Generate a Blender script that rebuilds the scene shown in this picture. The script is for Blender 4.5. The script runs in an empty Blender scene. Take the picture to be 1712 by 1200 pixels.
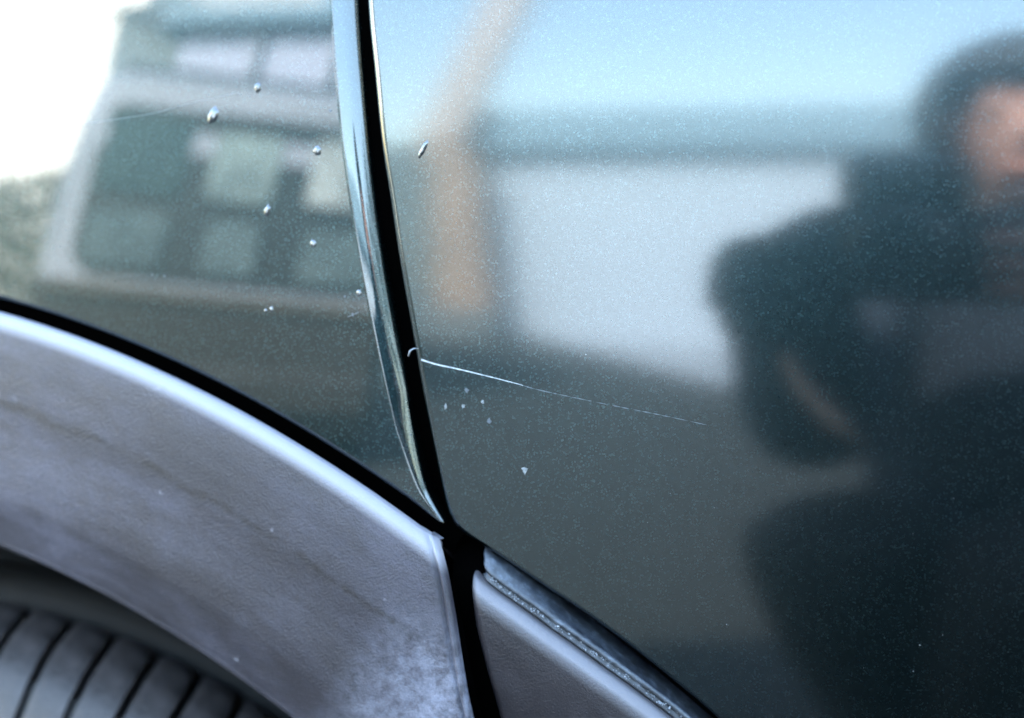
import bpy, bmesh, math, random
from mathutils import Vector, Matrix
R = math.radians
scene = bpy.context.scene
col = scene.collection
random.seed(11)

# ------------------------------------------------------------------ camera
Z0 = 0.72                       # height of the seam above the road
YAW, PITCH, DIST = R(14.9), R(-7.1), 0.40
fw = Vector((-math.sin(YAW)*math.cos(PITCH), math.cos(YAW)*math.cos(PITCH), math.sin(PITCH)))
CAM = Vector((0, 0, Z0)) - DIST*fw
cd = bpy.data.cameras.new('photo_camera')
cam = bpy.data.objects.new('photo_camera', cd); col.objects.link(cam)
cam.location = CAM
cam.rotation_euler = fw.to_track_quat('-Z', 'Y').to_euler()
cd.sensor_width = 36; cd.lens = 49.46
cd.clip_start = 0.01; cd.clip_end = 2000
cd.dof.use_dof = True; cd.dof.focus_distance = 0.392; cd.dof.aperture_fstop = 5.2
scene.camera = cam

# ------------------------------------------------------------------ light
SUN_EL, SUN_AZ = R(42), R(-14)    # azimuth measured from +y towards +x
w = bpy.data.worlds.new('World'); scene.world = w; w.use_nodes = True
nt = w.node_tree
sky = nt.nodes.new('ShaderNodeTexSky'); sky.sky_type = 'NISHITA'; sky.sun_disc = False
sky.sun_elevation = SUN_EL; sky.sun_rotation = SUN_AZ
sky.air_density = 1.65; sky.dust_density = 1.0; sky.ozone_density = 1.5
nt.links.new(sky.outputs[0], nt.nodes['Background'].inputs[0])
nt.nodes['Background'].inputs[1].default_value = 0.15
sd = bpy.data.lights.new('sun', 'SUN'); sd.energy = 4.0; sd.angle = R(0.5); sd.color = (1, .95, .87)
sun = bpy.data.objects.new('sun', sd); col.objects.link(sun)
sv = Vector((math.sin(SUN_AZ)*math.cos(SUN_EL), math.cos(SUN_AZ)*math.cos(SUN_EL), math.sin(SUN_EL)))
sun.rotation_euler = sv.to_track_quat('Z', 'Y').to_euler(); sun.location = sv*30
vs = scene.view_settings
vs.view_transform = 'Standard'; vs.look = 'None'; vs.gamma = 1; vs.exposure = 3.68
scene.cycles.use_denoising = True
scene.cycles.max_bounces = 8; scene.cycles.glossy_bounces = 5

# ------------------------------------------------------------------ helpers
def tag(o, label=None, cat=None, group=None, kind=None):
    if label: o['label'] = label
    if cat: o['category'] = cat
    if group: o['group'] = group
    if kind: o['kind'] = kind
    return o

def empty(name, loc=(0, 0, 0)):
    o = bpy.data.objects.new(name, None); col.objects.link(o); o.location = loc
    o.empty_display_size = 0.1
    return o

def mesh_obj(name, verts, faces, mat, parent=None, smooth=True, normals=None):
    me = bpy.data.meshes.new(name)
    me.from_pydata([tuple(v) for v in verts], [], faces)
    me.validate(); me.update()
    if smooth:
        me.polygons.foreach_set('use_smooth', [True]*len(me.polygons))
    if normals:
        me.normals_split_custom_set_from_vertices([tuple(n) for n in normals])
    if mat: me.materials.append(mat)
    o = bpy.data.objects.new(name, me); col.objects.link(o)
    if parent:
        o.parent = parent
        o.matrix_parent_inverse = Matrix.Translation(-parent_world(parent))
    return o

def parent_world(p):
    v = Vector((0, 0, 0))
    while p is not None:
        v = v + p.location + p.matrix_parent_inverse.translation; p = p.parent
    return v

def from_bm(name, bm, mat, parent=None, smooth=False):
    me = bpy.data.meshes.new(name); bm.normal_update(); bm.to_mesh(me); bm.free()
    if smooth: me.polygons.foreach_set('use_smooth', [True]*len(me.polygons))
    me.materials.append(mat)
    o = bpy.data.objects.new(name, me); col.objects.link(o)
    if parent:
        o.parent = parent
        o.matrix_parent_inverse = Matrix.Translation(-parent_world(parent))
    return o

def box(bm, x0, x1, y0, y1, z0, z1, bevel=0.0, M=None, seg=2):
    vs_ = [bm.verts.new((x, y, z)) for z in (z0, z1) for y in (y0, y1) for x in (x0, x1)]
    q = [(0, 2, 3, 1), (4, 5, 7, 6), (0, 1, 5, 4), (2, 6, 7, 3), (0, 4, 6, 2), (1, 3, 7, 5)]
    fs = [bm.faces.new([vs_[i] for i in f]) for f in q]
    geo = vs_
    if bevel > 0:
        es = list({e for f in fs for e in f.edges})
        r = bmesh.ops.bevel(bm, geom=es, offset=bevel, segments=seg, affect='EDGES', profile=0.5)
        geo = list({v for f in r['faces'] for v in f.verts} | {v for v in vs_ if v.is_valid})
    if M is not None:
        bmesh.ops.transform(bm, matrix=M, verts=[v for v in geo if v.is_valid])

def tube(bm, pts, rads, n=12, caps=True):
    rings = []
    up_ = Vector((0.13, 0.21, 1)).normalized()
    for i, p in enumerate(pts):
        p = Vector(p)
        t = (Vector(pts[min(i+1, len(pts)-1)]) - Vector(pts[max(i-1, 0)])).normalized()
        a = t.cross(up_)
        if a.length < .05: a = t.cross(Vector((1, 0, 0)))
        a.normalize(); b = t.cross(a)
        r = rads[i] if isinstance(rads, (list, tuple)) else rads
        rings.append([bm.verts.new(p + r*(math.cos(2*math.pi*k/n)*a + math.sin(2*math.pi*k/n)*b)) for k in range(n)])
    for A, B in zip(rings, rings[1:]):
        for k in range(n):
            bm.faces.new((A[k], A[(k+1) % n], B[(k+1) % n], B[k]))
    if caps:
        bm.faces.new(rings[0][::-1]); bm.faces.new(rings[-1])

def interp(x, xs, ys):
    if x <= xs[0]: return ys[0]
    for a, b, c, d in zip(xs, xs[1:], ys, ys[1:]):
        if x <= b: return c + (d-c)*(x-a)/(b-a)
    return ys[-1]

def smoothstep(a, b, x):
    t = min(1, max(0, (x-a)/(b-a))); return t*t*(3-2*t)

# ------------------------------------------------------------------ materials
class N:
    def __init__(s, name):
        s.m = bpy.data.materials.new(name); s.m.use_nodes = True
        s.t = s.m.node_tree; s.p = s.t.nodes['Principled BSDF']
    def n(s, typ, **kw):
        o = s.t.nodes.new(typ)
        for k, v in kw.items():
            if k.startswith('i_'): o.inputs[k[2:].replace('_', ' ')].default_value = v
            else: setattr(o, k, v)
        return o
    def l(s, a, b): s.t.links.new(a, b)
    def set(s, **kw):
        for k, v in kw.items(): s.p.inputs[k.replace('_', ' ')].default_value = v
        return s
    def noise(s, scale, detail=4, rough=.55, vec=None):
        o = s.n('ShaderNodeTexNoise'); o.inputs['Scale'].default_value = scale
        o.inputs['Detail'].default_value = detail; o.inputs['Roughness'].default_value = rough
        if vec is None:
            vec = s.n('ShaderNodeTexCoord').outputs['Object']
        s.l(vec, o.inputs['Vector']); return o
    def ramp(s, fac, stops):
        o = s.n('ShaderNodeValToRGB'); e = o.color_ramp.elements
        while len(e) < len(stops): e.new(.5)
        for q, (p, c) in zip(e, stops):
            q.position = p; q.color = (*c, 1) if len(c) == 3 else c
        s.l(fac, o.inputs[0]); return o
    def mixc(s, fac, a, b, mode='MIX'):
        o = s.n('ShaderNodeMix'); o.data_type = 'RGBA'; o.blend_type = mode
        for sock, v in ((o.inputs[0], fac), (o.inputs[6], a), (o.inputs[7], b)):
            if hasattr(v, 'is_output'): s.l(v, sock)
            elif isinstance(v, (int, float)): sock.default_value = v
            else: sock.default_value = (*v, 1)
        return o.outputs[2]
    def bump(s, h, dist, strength=1.0):
        o = s.n('ShaderNodeBump'); o.inputs['Distance'].default_value = dist; o.inputs['Strength'].default_value = strength
        s.l(h, o.inputs['Height']); return o.outputs[0]

def simple(name, c, rough=.6, var=.15, scale=6., metallic=0., bump=0., bscale=60.):
    k = N(name); k.set(Roughness=rough, Metallic=metallic)
    nz = k.noise(scale, 6)
    lo = tuple(v*(1-var) for v in c); hi = tuple(min(1, v*(1+var)) for v in c)
    k.l(k.ramp(nz.outputs[0], [(.3, lo), (.7, hi)]).outputs[0], k.p.inputs['Base Color'])
    if bump:
        k.l(k.bump(k.noise(bscale, 4).outputs[0], bump), k.p.inputs['Normal'])
    return k.m

def paint(name, haze=.010):
    k = N(name)
    k.set(Metallic=1.0, Roughness=.35, Coat_Weight=1.0, Coat_Roughness=haze, Coat_IOR=1.84)
    tc = k.n('ShaderNodeTexCoord').outputs['Object']
    vo = k.n('ShaderNodeTexVoronoi'); vo.inputs['Scale'].default_value = 2500; k.l(tc, vo.inputs['Vector'])
    sub = k.n('ShaderNodeVectorMath', operation='SUBTRACT'); k.l(vo.outputs['Color'], sub.inputs[0]); sub.inputs[1].default_value = (.5, .5, .5)
    sc = k.n('ShaderNodeVectorMath', operation='SCALE'); k.l(sub.outputs[0], sc.inputs[0]); sc.inputs['Scale'].default_value = .10
    ge = k.n('ShaderNodeNewGeometry')
    ad = k.n('ShaderNodeVectorMath', operation='ADD'); k.l(ge.outputs['Normal'], ad.inputs[0]); k.l(sc.outputs[0], ad.inputs[1])
    no = k.n('ShaderNodeVectorMath', operation='NORMALIZE'); k.l(ad.outputs[0], no.inputs[0])
    k.l(no.outputs[0], k.p.inputs['Normal'])
    sep = k.n('ShaderNodeSeparateColor'); k.l(vo.outputs['Color'], sep.inputs[0])
    n2 = k.noise(900, 3, .7, tc)
    c1 = k.ramp(sep.outputs[0], [(0, (.0120, .0245, .0275)), (.86, (.0165, .031, .034)), (1, (.036, .062, .067))])
    c2 = k.ramp(n2.outputs[0], [(.35, (.8, .8, .8)), (.65, (1.15, 1.15, 1.15))])
    k.l(k.mixc(1.0, c1.outputs[0], c2.outputs[0], 'MULTIPLY'), k.p.inputs['Base Color'])
    op = k.noise(260, 2, .5, tc)
    k.l(k.bump(op.outputs[0], .0000035), k.p.inputs['Coat Normal'])
    return k.m

def cladding(name, base, chalk, amount, dirt=True, edge=None, highlight=None):
    """unpainted textured plastic, sun-bleached in patches"""
    k = N(name); k.set(Specular_IOR_Level=.5)
    tc = k.n('ShaderNodeTexCoord').outputs['Object']
    # polar coordinates about the wheel: along the arch, and distance from the hub
    sp_ = k.n('ShaderNodeSeparateXYZ'); k.l(tc, sp_.inputs[0])
    def mth(op, a, b):
        o = k.n('ShaderNodeMath', operation=op)
        for q, v in zip(o.inputs, (a, b)):
            if hasattr(v, 'is_output'): k.l(v, q)
            else: q.default_value = v
        return o.outputs[0]
    dx_ = mth('SUBTRACT', sp_.outputs['X'], -.25); dz_ = mth('SUBTRACT', sp_.outputs['Z'], .32)
    rad = mth('SQRT', mth('ADD', mth('MULTIPLY', dx_, dx_), mth('MULTIPLY', dz_, dz_)), 0.)
    ang = mth('ARCTAN2', dx_, dz_)
    mp = k.n('ShaderNodeCombineXYZ'); k.l(mth('MULTIPLY', ang, .16), mp.inputs['X']); k.l(rad, mp.inputs['Z']); k.l(sp_.outputs['Y'], mp.inputs['Y'])
    n1 = k.noise(34, 7, .6, mp.outputs[0]); n2 = k.noise(120, 6, .68, mp.outputs[0]); n3 = k.noise(700, 3, .6, tc)
    a = k.ramp(n1.outputs[0], [(.38, (.12, .12, .12)), (.60, (1, 1, 1))])
    b = k.ramp(n2.outputs[0], [(.35, (.35, .35, .35)), (.68, (1, 1, 1))])
    f = k.mixc(1.0, a.outputs[0], b.outputs[0], 'MULTIPLY')
    f2 = k.n('ShaderNodeMath', operation='MULTIPLY'); k.l(f, f2.inputs[0]); f2.inputs[1].default_value = amount
    c = k.mixc(f2.outputs[0], base, chalk)
    g = k.ramp(n3.outputs[0], [(.3, (.86, .86, .86)), (.7, (1.12, 1.12, 1.12))])
    m2 = k.n('ShaderNodeCombineXYZ'); k.l(mth('MULTIPLY', ang, .03), m2.inputs['X']); k.l(rad, m2.inputs['Z'])
    stk = k.ramp(k.noise(150, 5, .65, m2.outputs[0]).outputs[0], [(.34, (.72, .71, .72)), (.60, (1.1, 1.1, 1.1))])
    c = k.mixc(.8, c, stk.outputs[0], 'MULTIPLY')
    c = k.mixc(1.0, c, g.outputs[0], 'MULTIPLY')
    if dirt:
        n4 = k.noise(48, 6, .65, mp.outputs[0])
        d = k.ramp(n4.outputs[0], [(.56, (0, 0, 0)), (.74, (.6, .6, .6))])
        c = k.mixc(d.outputs[0], c, (.030, .027, .030))
        n5 = k.noise(230, 2, .5, tc)
        s_ = k.ramp(n5.outputs[0], [(.73, (0, 0, 0)), (.80, (.6, .6, .6))])
        c = k.mixc(s_.outputs[0], c, (.20, .20, .23))
    if edge:
        # a ragged dark scuff following the arch, and the top edge's painted sky highlight
        wob = mth('MULTIPLY', mth('SUBTRACT', k.noise(26, 4, .6, tc).outputs[0], .5), .012)
        q = mth('ABSOLUTE', mth('SUBTRACT', mth('ADD', rad, wob), .3885), 0.)
        mr = k.n('ShaderNodeMapRange'); mr.inputs[1].default_value = .0002; mr.inputs[2].default_value = .0018; mr.inputs[3].default_value = 1; mr.inputs[4].default_value = 0; k.l(q, mr.inputs[0])
        sc_ = mth('MULTIPLY', mr.outputs[0], k.ramp(k.noise(95, 6, .75, tc).outputs[0], [(.38, (0, 0, 0)), (.56, (.75, .75, .75))]).outputs[0])
        c = k.mixc(sc_, c, (.008, .006, .0055))
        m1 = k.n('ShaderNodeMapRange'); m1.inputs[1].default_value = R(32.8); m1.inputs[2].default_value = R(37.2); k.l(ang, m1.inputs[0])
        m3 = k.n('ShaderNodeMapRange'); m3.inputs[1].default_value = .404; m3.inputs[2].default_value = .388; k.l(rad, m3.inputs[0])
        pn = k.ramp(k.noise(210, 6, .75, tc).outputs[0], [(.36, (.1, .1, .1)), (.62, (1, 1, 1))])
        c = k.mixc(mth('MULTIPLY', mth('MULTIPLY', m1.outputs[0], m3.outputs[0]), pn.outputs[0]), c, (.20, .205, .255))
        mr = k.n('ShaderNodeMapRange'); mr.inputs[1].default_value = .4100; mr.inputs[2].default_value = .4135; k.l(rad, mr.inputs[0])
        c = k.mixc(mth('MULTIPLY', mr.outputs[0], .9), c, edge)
    if highlight:  # sky highlight on the ridge, put into the base colour
        at = k.n('ShaderNodeAttribute', attribute_name='ridge_highlight')
        c = k.mixc(at.outputs['Fac'], c, highlight)
    k.l(c, k.p.inputs['Base Color'])
    rr = k.ramp(n2.outputs[0], [(.3, (.33, .33, .33)), (.7, (.50, .50, .50))])
    k.l(rr.outputs[0], k.p.inputs['Roughness'])
    gr = k.noise(1500, 3, .6, tc)
    k.l(k.bump(gr.outputs[0],   .00030, .75), k.p.inputs['Normal'])
    return k.m

M = {}
M['paint'] = paint('dark_slate_metallic_paint'); M['door_paint'] = paint('dark_slate_metallic_door_paint', .085)
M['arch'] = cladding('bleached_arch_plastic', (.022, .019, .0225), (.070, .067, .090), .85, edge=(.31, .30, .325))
M['dtrim'] = cladding('textured_door_plastic', (.012, .0098, .0115), (.036, .032, .038), .7, dirt=False, highlight=(.17, .165, .18))
M['dark'] = simple('black_inner_plastic', (.003, .003, .003), .7)
M['rubber'] = simple('black_rubber_strip', (.012, .012, .014), .55)
M['tyre'] = simple('dusty_tyre_rubber', (.047, .043, .045), .5, .65, 60., bump=.0004, bscale=400)
M['tyre_dark'] = simple('shade_toned_tyre_rubber', (.012, .012, .012), .8)  # near-black so the rear carcass holds the under-arch shade in its colour
M['alloy'] = simple('wheel_alloy', (.5, .5, .52), .3, .05, metallic=1.)
M['chip'] = simple('chipped_clearcoat', (.20, .22, .23), .5, .6, 2500.)
M['drop'] = simple('hardened_sap_blister', (.075, .082, .082), .12, .3, 900., metallic=.6); M['drop'].node_tree.nodes['Principled BSDF'].inputs['Coat Weight'].default_value = 1.; M['drop'].node_tree.nodes['Principled BSDF'].inputs['Coat IOR'].default_value = 1.9
M['scratch'] = simple('bare_white_scratch', (.42, .45, .48), .6, .35, 900.)
M['scratch_faint'] = simple('faint_primer_scratch', (.085, .10, .115), .6, .4, 1500.)
M['fibre'] = simple('white_lint', (.30, .32, .35), .8)
M['asphalt'] = simple('asphalt', (.0125, .018, .0195), .9, .3, 9., bump=.004, bscale=140)
M['concrete'] = simple('pale_concrete', (.26, .31, .36), .85, .12, 2., bump=.002, bscale=60)
M['glass'] = simple('dark_car_glass', (.02, .026, .028), .06, .1)
M['lamp'] = simple('red_lamp_plastic', (.25, .015, .012), .15)

def dirty_ledge(name):
    k = N(name); k.set(Roughness=.42, Specular_IOR_Level=.8)
    tc = k.n('ShaderNodeTexCoord').outputs['Object']
    n1 = k.noise(330, 6, .7, tc); n2 = k.noise(110, 5, .65, tc)
    a = k.ramp(n1.outputs[0], [(.36, (.018, .022, .028)), (.54, (.048, .058, .072)), (.72, (.14, .165, .20))])
    b = k.ramp(n2.outputs[0], [(.34, (.45, .45, .48)), (.64, (1.15, 1.15, 1.15))])
    k.l(k.mixc(1., a.outputs[0], b.outputs[0], 'MULTIPLY'), k.p.inputs['Base Color'])
    k.l(k.bump(n1.outputs[0], .0005, .6), k.p.inputs['Normal'])
    return k.m
M['ledge'] = dirty_ledge('dirt_caked_ledge')

# ------------------------------------------------------------------ body surface (local coords: seam at origin, outward = -y)
def hD(x, z): return -(z+.015)**2/1.90 - (x-.09)**2/8.0
def gD(x, z): return (-(x-.09)/4.0, -(z+.015)/.95)
def hQ(x, z): return .002 - (z+.077)**2/2.8 - (x-.05)**2/3.6 + .10*(x+.1)*z
def gQ(x, z): return (-(x-.05)/1.8 + .10*z, -(z+.077)/1.4 + .10*(x+.1))

def resample(pts, step):
    """Catmull-Rom through the points, equal steps"""
    P = [Vector((p[0], p[1])) for p in pts]
    P = [2*P[0]-P[1]] + P + [2*P[-1]-P[-2]]
    fine = []
    for i in range(1, len(P)-2):
        a, b, c, d = P[i-1:i+3]
        for k in range(24):
            t = k/24
            fine.append(.5*(2*b + (c-a)*t + (2*a-5*b+4*c-d)*t*t + (3*b-a-3*c+d)*t**3))
    fine.append(P[-2])
    s = [0]
    for a, b in zip(fine, fine[1:]): s.append(s[-1] + (b-a).length)
    n = max(2, int(s[-1]/step)); out = []; j = 0
    for i in range(n+1):
        q = s[-1]*i/n
        while j < len(s)-2 and s[j+1] < q: j += 1
        u = (q-s[j])/max(1e-9, s[j+1]-s[j]); out.append(fine[j].lerp(fine[j+1], u))
    return out

def smooth_line(P, it, k0=1, k1=None):
    P = [p.copy() for p in P]
    k1 = len(P)-1 if k1 is None else k1
    for _ in range(it):
        Q = [p.copy() for p in P]
        for i in range(max(1, k0), min(len(P)-1, k1)): Q[i] = .25*P[i-1] + .5*P[i] + .25*P[i+1]
        P = Q
    return P

def skin_panel(name, B, O, h, g, dmax, prof, mat, parent, nfill=26, skirt=.016):
    """sheet-metal panel: B boundary (inward on its left), O far boundary, dmax(i) hem width, prof(i,u)->tan(phi)"""
    n = len(B); V = []; NN = []; F = []
    nin = []
    for i in range(n):
        t = (B[min(i+1, n-1)] - B[max(i-1, 0)]).normalized()
        nin.append(Vector((t.y, -t.x)))      # boundary is walked with the inside on the right
    us = [0, .02, .05, .09, .14, .19, .24, .30, .36, .42, .5, .58, .66, .72, .76, .79, .82, .85, .88, .92, 1.0]
    rows = []
    cols = []
    for i in range(n):
        d_ = dmax(i); c = []
        # integrate the drop from the panel outwards to the edge
        tp = [prof(i, u) for u in us]
        drop = [0]*len(us)
        for j in range(len(us)-2, -1, -1):
            drop[j] = drop[j+1] + .5*(min(tp[j], 3.2)+min(tp[j+1], 3.2))*(us[j+1]-us[j])*d_
        for s_ in (skirt, skirt*.35):      # skirt folded inwards
            p = B[i]; hh = h(p.x, p.y) - drop[0] - s_
            c.append((Vector((p.x, -hh, p.y+Z0)), Vector((-nin[i].x, 0, -nin[i].y))))
        for j, u in enumerate(us):
            p = B[i] + nin[i]*(u*d_)
            gx, gz = g(p.x, p.y)
            gx += tp[j]*nin[i].x; gz += tp[j]*nin[i].y
            c.append((Vector((p.x, -(h(p.x, p.y)-drop[j]), p.y+Z0)), Vector((-gx, -1, -gz)).normalized()))
        p0 = B[i] + nin[i]*d_
        for j in range(1, nfill+1):
            t = (j/nfill)**1.25
            p = p0.lerp(O[i], t); gx, gz = g(p.x, p.y)
            c.append((Vector((p.x, -h(p.x, p.y), p.y+Z0)), Vector((-gx, -1, -gz)).normalized()))
        cols.append(c)
    m = len(cols[0])
    for c in cols:
        for p, q in c: V.append(p); NN.append(q)
    for i in range(n-1):
        for j in range(m-1):
            a = i*m+j; F.append((a, a+1, a+m+1, a+m))
    return mesh_obj(name, V, F, mat, parent, normals=NN)

car = empty('parked_car', (0.9, 0.85, 0))
tag(car, 'dark slate metallic parked car with scratched rear door and bleached wheel arch cladding', 'car')

ACX, ACZ = -.25, -.40           # wheel centre (local)
def arc(r, a): return Vector((ACX + r*math.sin(a), ACZ + r*math.cos(a)))

# --- rear quarter panel
seam = [(-.0575, .30), (-.0545, .20), (-.0515, .135), (-.0501, .1031), (-.0455, .0611), (-.0404, .0263), (-.0332, -.0122), (-.0270, -.0385)]
B1 = resample(seam, .0022)
Bc = resample([(-.0270, -.0385), (-.0228, -.0458), (-.0188, -.0512), (-.0186, -.0512)][:3], .0011)
a0 = math.atan2(-.0188-ACX, -.0512-ACZ)
Barc = [arc(.4185, a0 + (R(-97)-a0)*k/190) for k in range(1, 191)]
BQ = B1 + Bc[1:] + Barc
nS, nC = len(B1), len(Bc)-1
BQ = smooth_line(BQ, 6, nS-8, nS+nC+10)
TIP = Vector((-.0190, -.0512)); BIS = Vector((-.715, .699))
def out_to(a):
    """from the arch straight outwards to the fold line of the grid, the top or the rear edge"""
    p = arc(.4185, a); d = Vector((math.sin(a), math.cos(a)))
    best = 9.
    den = d.x*BIS.y - d.y*BIS.x
    if abs(den) > 1e-6:
        q = TIP - p; t = (q.x*BIS.y - q.y*BIS.x)/den; hit_ = p + d*t
        if t > 1e-5 and hit_.y < .30: best = min(best, t)
    if d.y > .01: best = min(best, (.30-p.y)/d.y)
    if d.x < -.01: best = min(best, (-.95-p.x)/d.x)
    return p + d*max(best, .0012)
OQ = []
for i in range(len(BQ)):
    if i < nS: OQ.append(TIP + BIS*max(.0035, (BQ[i].y-TIP.y)/BIS.y))
    elif i < nS+nC: OQ.append(TIP + BIS*.0035)
    else: OQ.append(out_to(math.atan2(BQ[i].x-ACX, BQ[i].y-ACZ)))
def q_d(i):
    z = BQ[i].y
    ds = interp(z, [-.055, -.012, .026, .061, .103, .3], [.0040, .0060, .0082, .0099, .0105, .0105])
    tip = nS+nC-1; s_ = sum((BQ[j+1]-BQ[j]).length for j in range(min(i, tip), max(i, tip))) if abs(i-tip) < 40 else 1
    return min(ds if i <= tip else .0018, .17*s_+.0002)
def q_prof(i, u):
    k = smoothstep(nS-14, nS-1, i)
    # long rolled lip along the door gap: a small crease, a flat slope, then the roll
    A = 0.0
    if u < .84:
        t = 1 - u/.84; lo = 1 - smoothstep(-.050, .060, BQ[i].y)
        ph = -7*math.exp(-((t-.035)/.025)**2) + (13 + 11*lo)*smoothstep(.05, .16 - .05*lo, t) + (28 - 28*lo)*smoothstep(.22, .85, t) + (46 - 46*lo)*smoothstep(.80, 1.0, t)
        A = math.tan(R(min(ph, 84)))
    v = max(0, 1-u)
    Bp = math.tan(R(min(86, 88*math.asin(min(1, v))/(math.pi/2))))
    return A*(1-k) + Bp*k
quarter = skin_panel('quarter_panel', BQ, OQ, hQ, gQ, q_d, q_prof, M['paint'], car)

# --- rear door
dseam = [(-.0565, .30), (-.0528, .20), (-.0493, .14), (-.0464, .1023), (-.0437, .0816), (-.0410, .0610), (-.0379, .0438), (-.0350, .0266),
         (-.0313, .0076), (-.0277, -.0116), (-.0235, -.0326), (-.0214, -.0425)]
dcor = [(-.0214, -.0425), (-.0194, -.0484), (-.0163, -.0519), (-.0105, -.0551)]
dbot = [(-.0105, -.0551), (-.0004, -.0608), (.0100, -.0672), (.0204, -.0733), (.0306, -.0800), (.0407, -.0872), (.0509, -.0950), (.0590, -.1016),
        (.090, -.130), (.125, -.175), (.155, -.235), (.178, -.32), (.19, -.40)]
D1 = resample(dseam, .0022); D2 = resample(dcor, .0009); D3 = resample(dbot, .0024)
BD = (D1 + D2[1:] + D3[1:])[::-1]          # walked with the inside on the right
BD = smooth_line(BD, 10, len(D3)-8, len(D3)+len(D2)+8)
OD = [Vector((.95, -.40)).lerp(Vector((.95, .30)), min(1, i/(len(D3)+len(D2)))) if i < len(D3)+len(D2)
      else Vector((.95 - .93*(i-len(D3)-len(D2))/(len(BD)-len(D3)-len(D2)), .30)) for i in range(len(BD))]
def d_d(i): return .0014 + .0010*smoothstep(len(D3)-4, len(D3)+len(D2)+10, i)
def d_prof(i, u):
    return math.tan(R(min(86, 88*math.asin(min(1, max(0, 1-u)))/(math.pi/2))))
door = skin_panel('rear_door', BD, OD, hD, gD, d_d, d_prof, M['door_paint'], car)

# --- swept mouldings round the wheel arch
def sweep(name, prof, a_start, a_end_of_r, mat, parent, nA=150, end_prof=None, dens=2.2, h=hQ, close=True):
    """prof: (r, o) polyline; each row runs from a_start to its own end angle; end_prof(d)->drop near that end"""
    V = []; F = []; m = len(prof)
    end_ds = [0, .0003, .0007, .0012, .0018, .0024, .0028, .0032, .0036, .0041, .0047, .0055, .0070]
    for (r, o) in prof:
        ae = a_end_of_r(r) - (.0058/r if (o < .0021 and r > .40) else 0)
        sgn = 1 if ae > a_start else -1
        angs = []
        L = abs(ae - a_start)*r - end_ds[-1]
        row = []
        for k in range(nA):
            t = 1-(1-k/nA)**dens
            row.append((a_start + sgn*t*L/r, None))
        for d in end_ds[::-1]:
            row.append((ae - sgn*d/r, d))
        for a, d in row:
            p = arc(r, a)
            oo = o - (end_prof(d) if (end_prof and d is not None) else 0)
            V.append((p.x, -(h(p.x, p.y)+oo), p.y+Z0))
        # closing skirt at the end
        p = arc(r, ae); V.append((p.x, -(h(p.x, p.y)+o-.003), p.y+Z0))
    n = nA+len(end_ds)+1
    for j in range(m-1):
        for i in range(n-1):
            a = j*n+i; F.append((a, a+1, a+n+1, a+n))
    return mesh_obj(name, V, F, mat, parent)

def fillet(cx, cy, r, a0, a1, n=7):
    return [(cx + r*math.cos(R(a0+(a1-a0)*k/n)), cy + r*math.sin(R(a0+(a1-a0)*k/n))) for k in range(n+1)]

# arch trim: r = radius from wheel centre, o = outward
prof = [(.404, -.020), (.4085, -.009)]
prof += [(r_, o_) for r_, o_ in [(.4120, -.0025), (.4142, .0002), (.4152, .0022)]]
prof += fillet(.4108, .0040, .0047, 10, 82, 8)
prof += [(.4085, .0092), (.402, .0098), (.394, .0103), (.386, .0107), (.384, .0106), (.375, .0112), (.366, .0117), (.3605, .0118), (.357, .0115), (.353, .0106), (.348, .0095), (.3445, .0087)]
prof += fillet(.3437, .0062, .0024, 80, 180, 6) + [(.3411, .002), (.3409, -.010), (.3415, -.03), (.345, -.05)]
end_line = [(-.0194, -.0500), (-.0188, -.0541), (-.0172, -.0624), (-.0141, -.0781), (-.0122, -.0912), (-.0096, -.1042), (-.004, -.128), (.004, -.165)]
def end_angle(line):
    tab = sorted((math.hypot(x-ACX, z-ACZ), math.atan2(x-ACX, z-ACZ)) for x, z in line)
    rs = [t[0] for t in tab]; as_ = [t[1] for t in tab]
    def f(r):
        if r < rs[0]: return as_[0] + (as_[1]-as_[0])*(r-rs[0])/(rs[1]-rs[0])
        if r > rs[-1]: return as_[-1] + (as_[-1]-as_[-2])*(r-rs[-1])/(rs[-1]-rs[-2])
        return interp(r, rs, as_)
    return f
def a_end_prof(d):
    groove = .0011*math.exp(-((d-.0034)/.0008)**2)
    bead = .0026*(1-math.sqrt(max(0, 1-(1-min(1, d/.0020))**2)))
    return groove + bead
_ea = end_angle(end_line)
def arch_end(r):
    q = min(1, max(0, r-.4080)/.0077)
    return _ea(r) - .0042*(1-math.sqrt(max(0, 1-q*q)))/r
arch = sweep('wheel_arch_trim', prof, R(-97), arch_end, M['arch'], car, nA=170, end_prof=a_end_prof)

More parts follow.
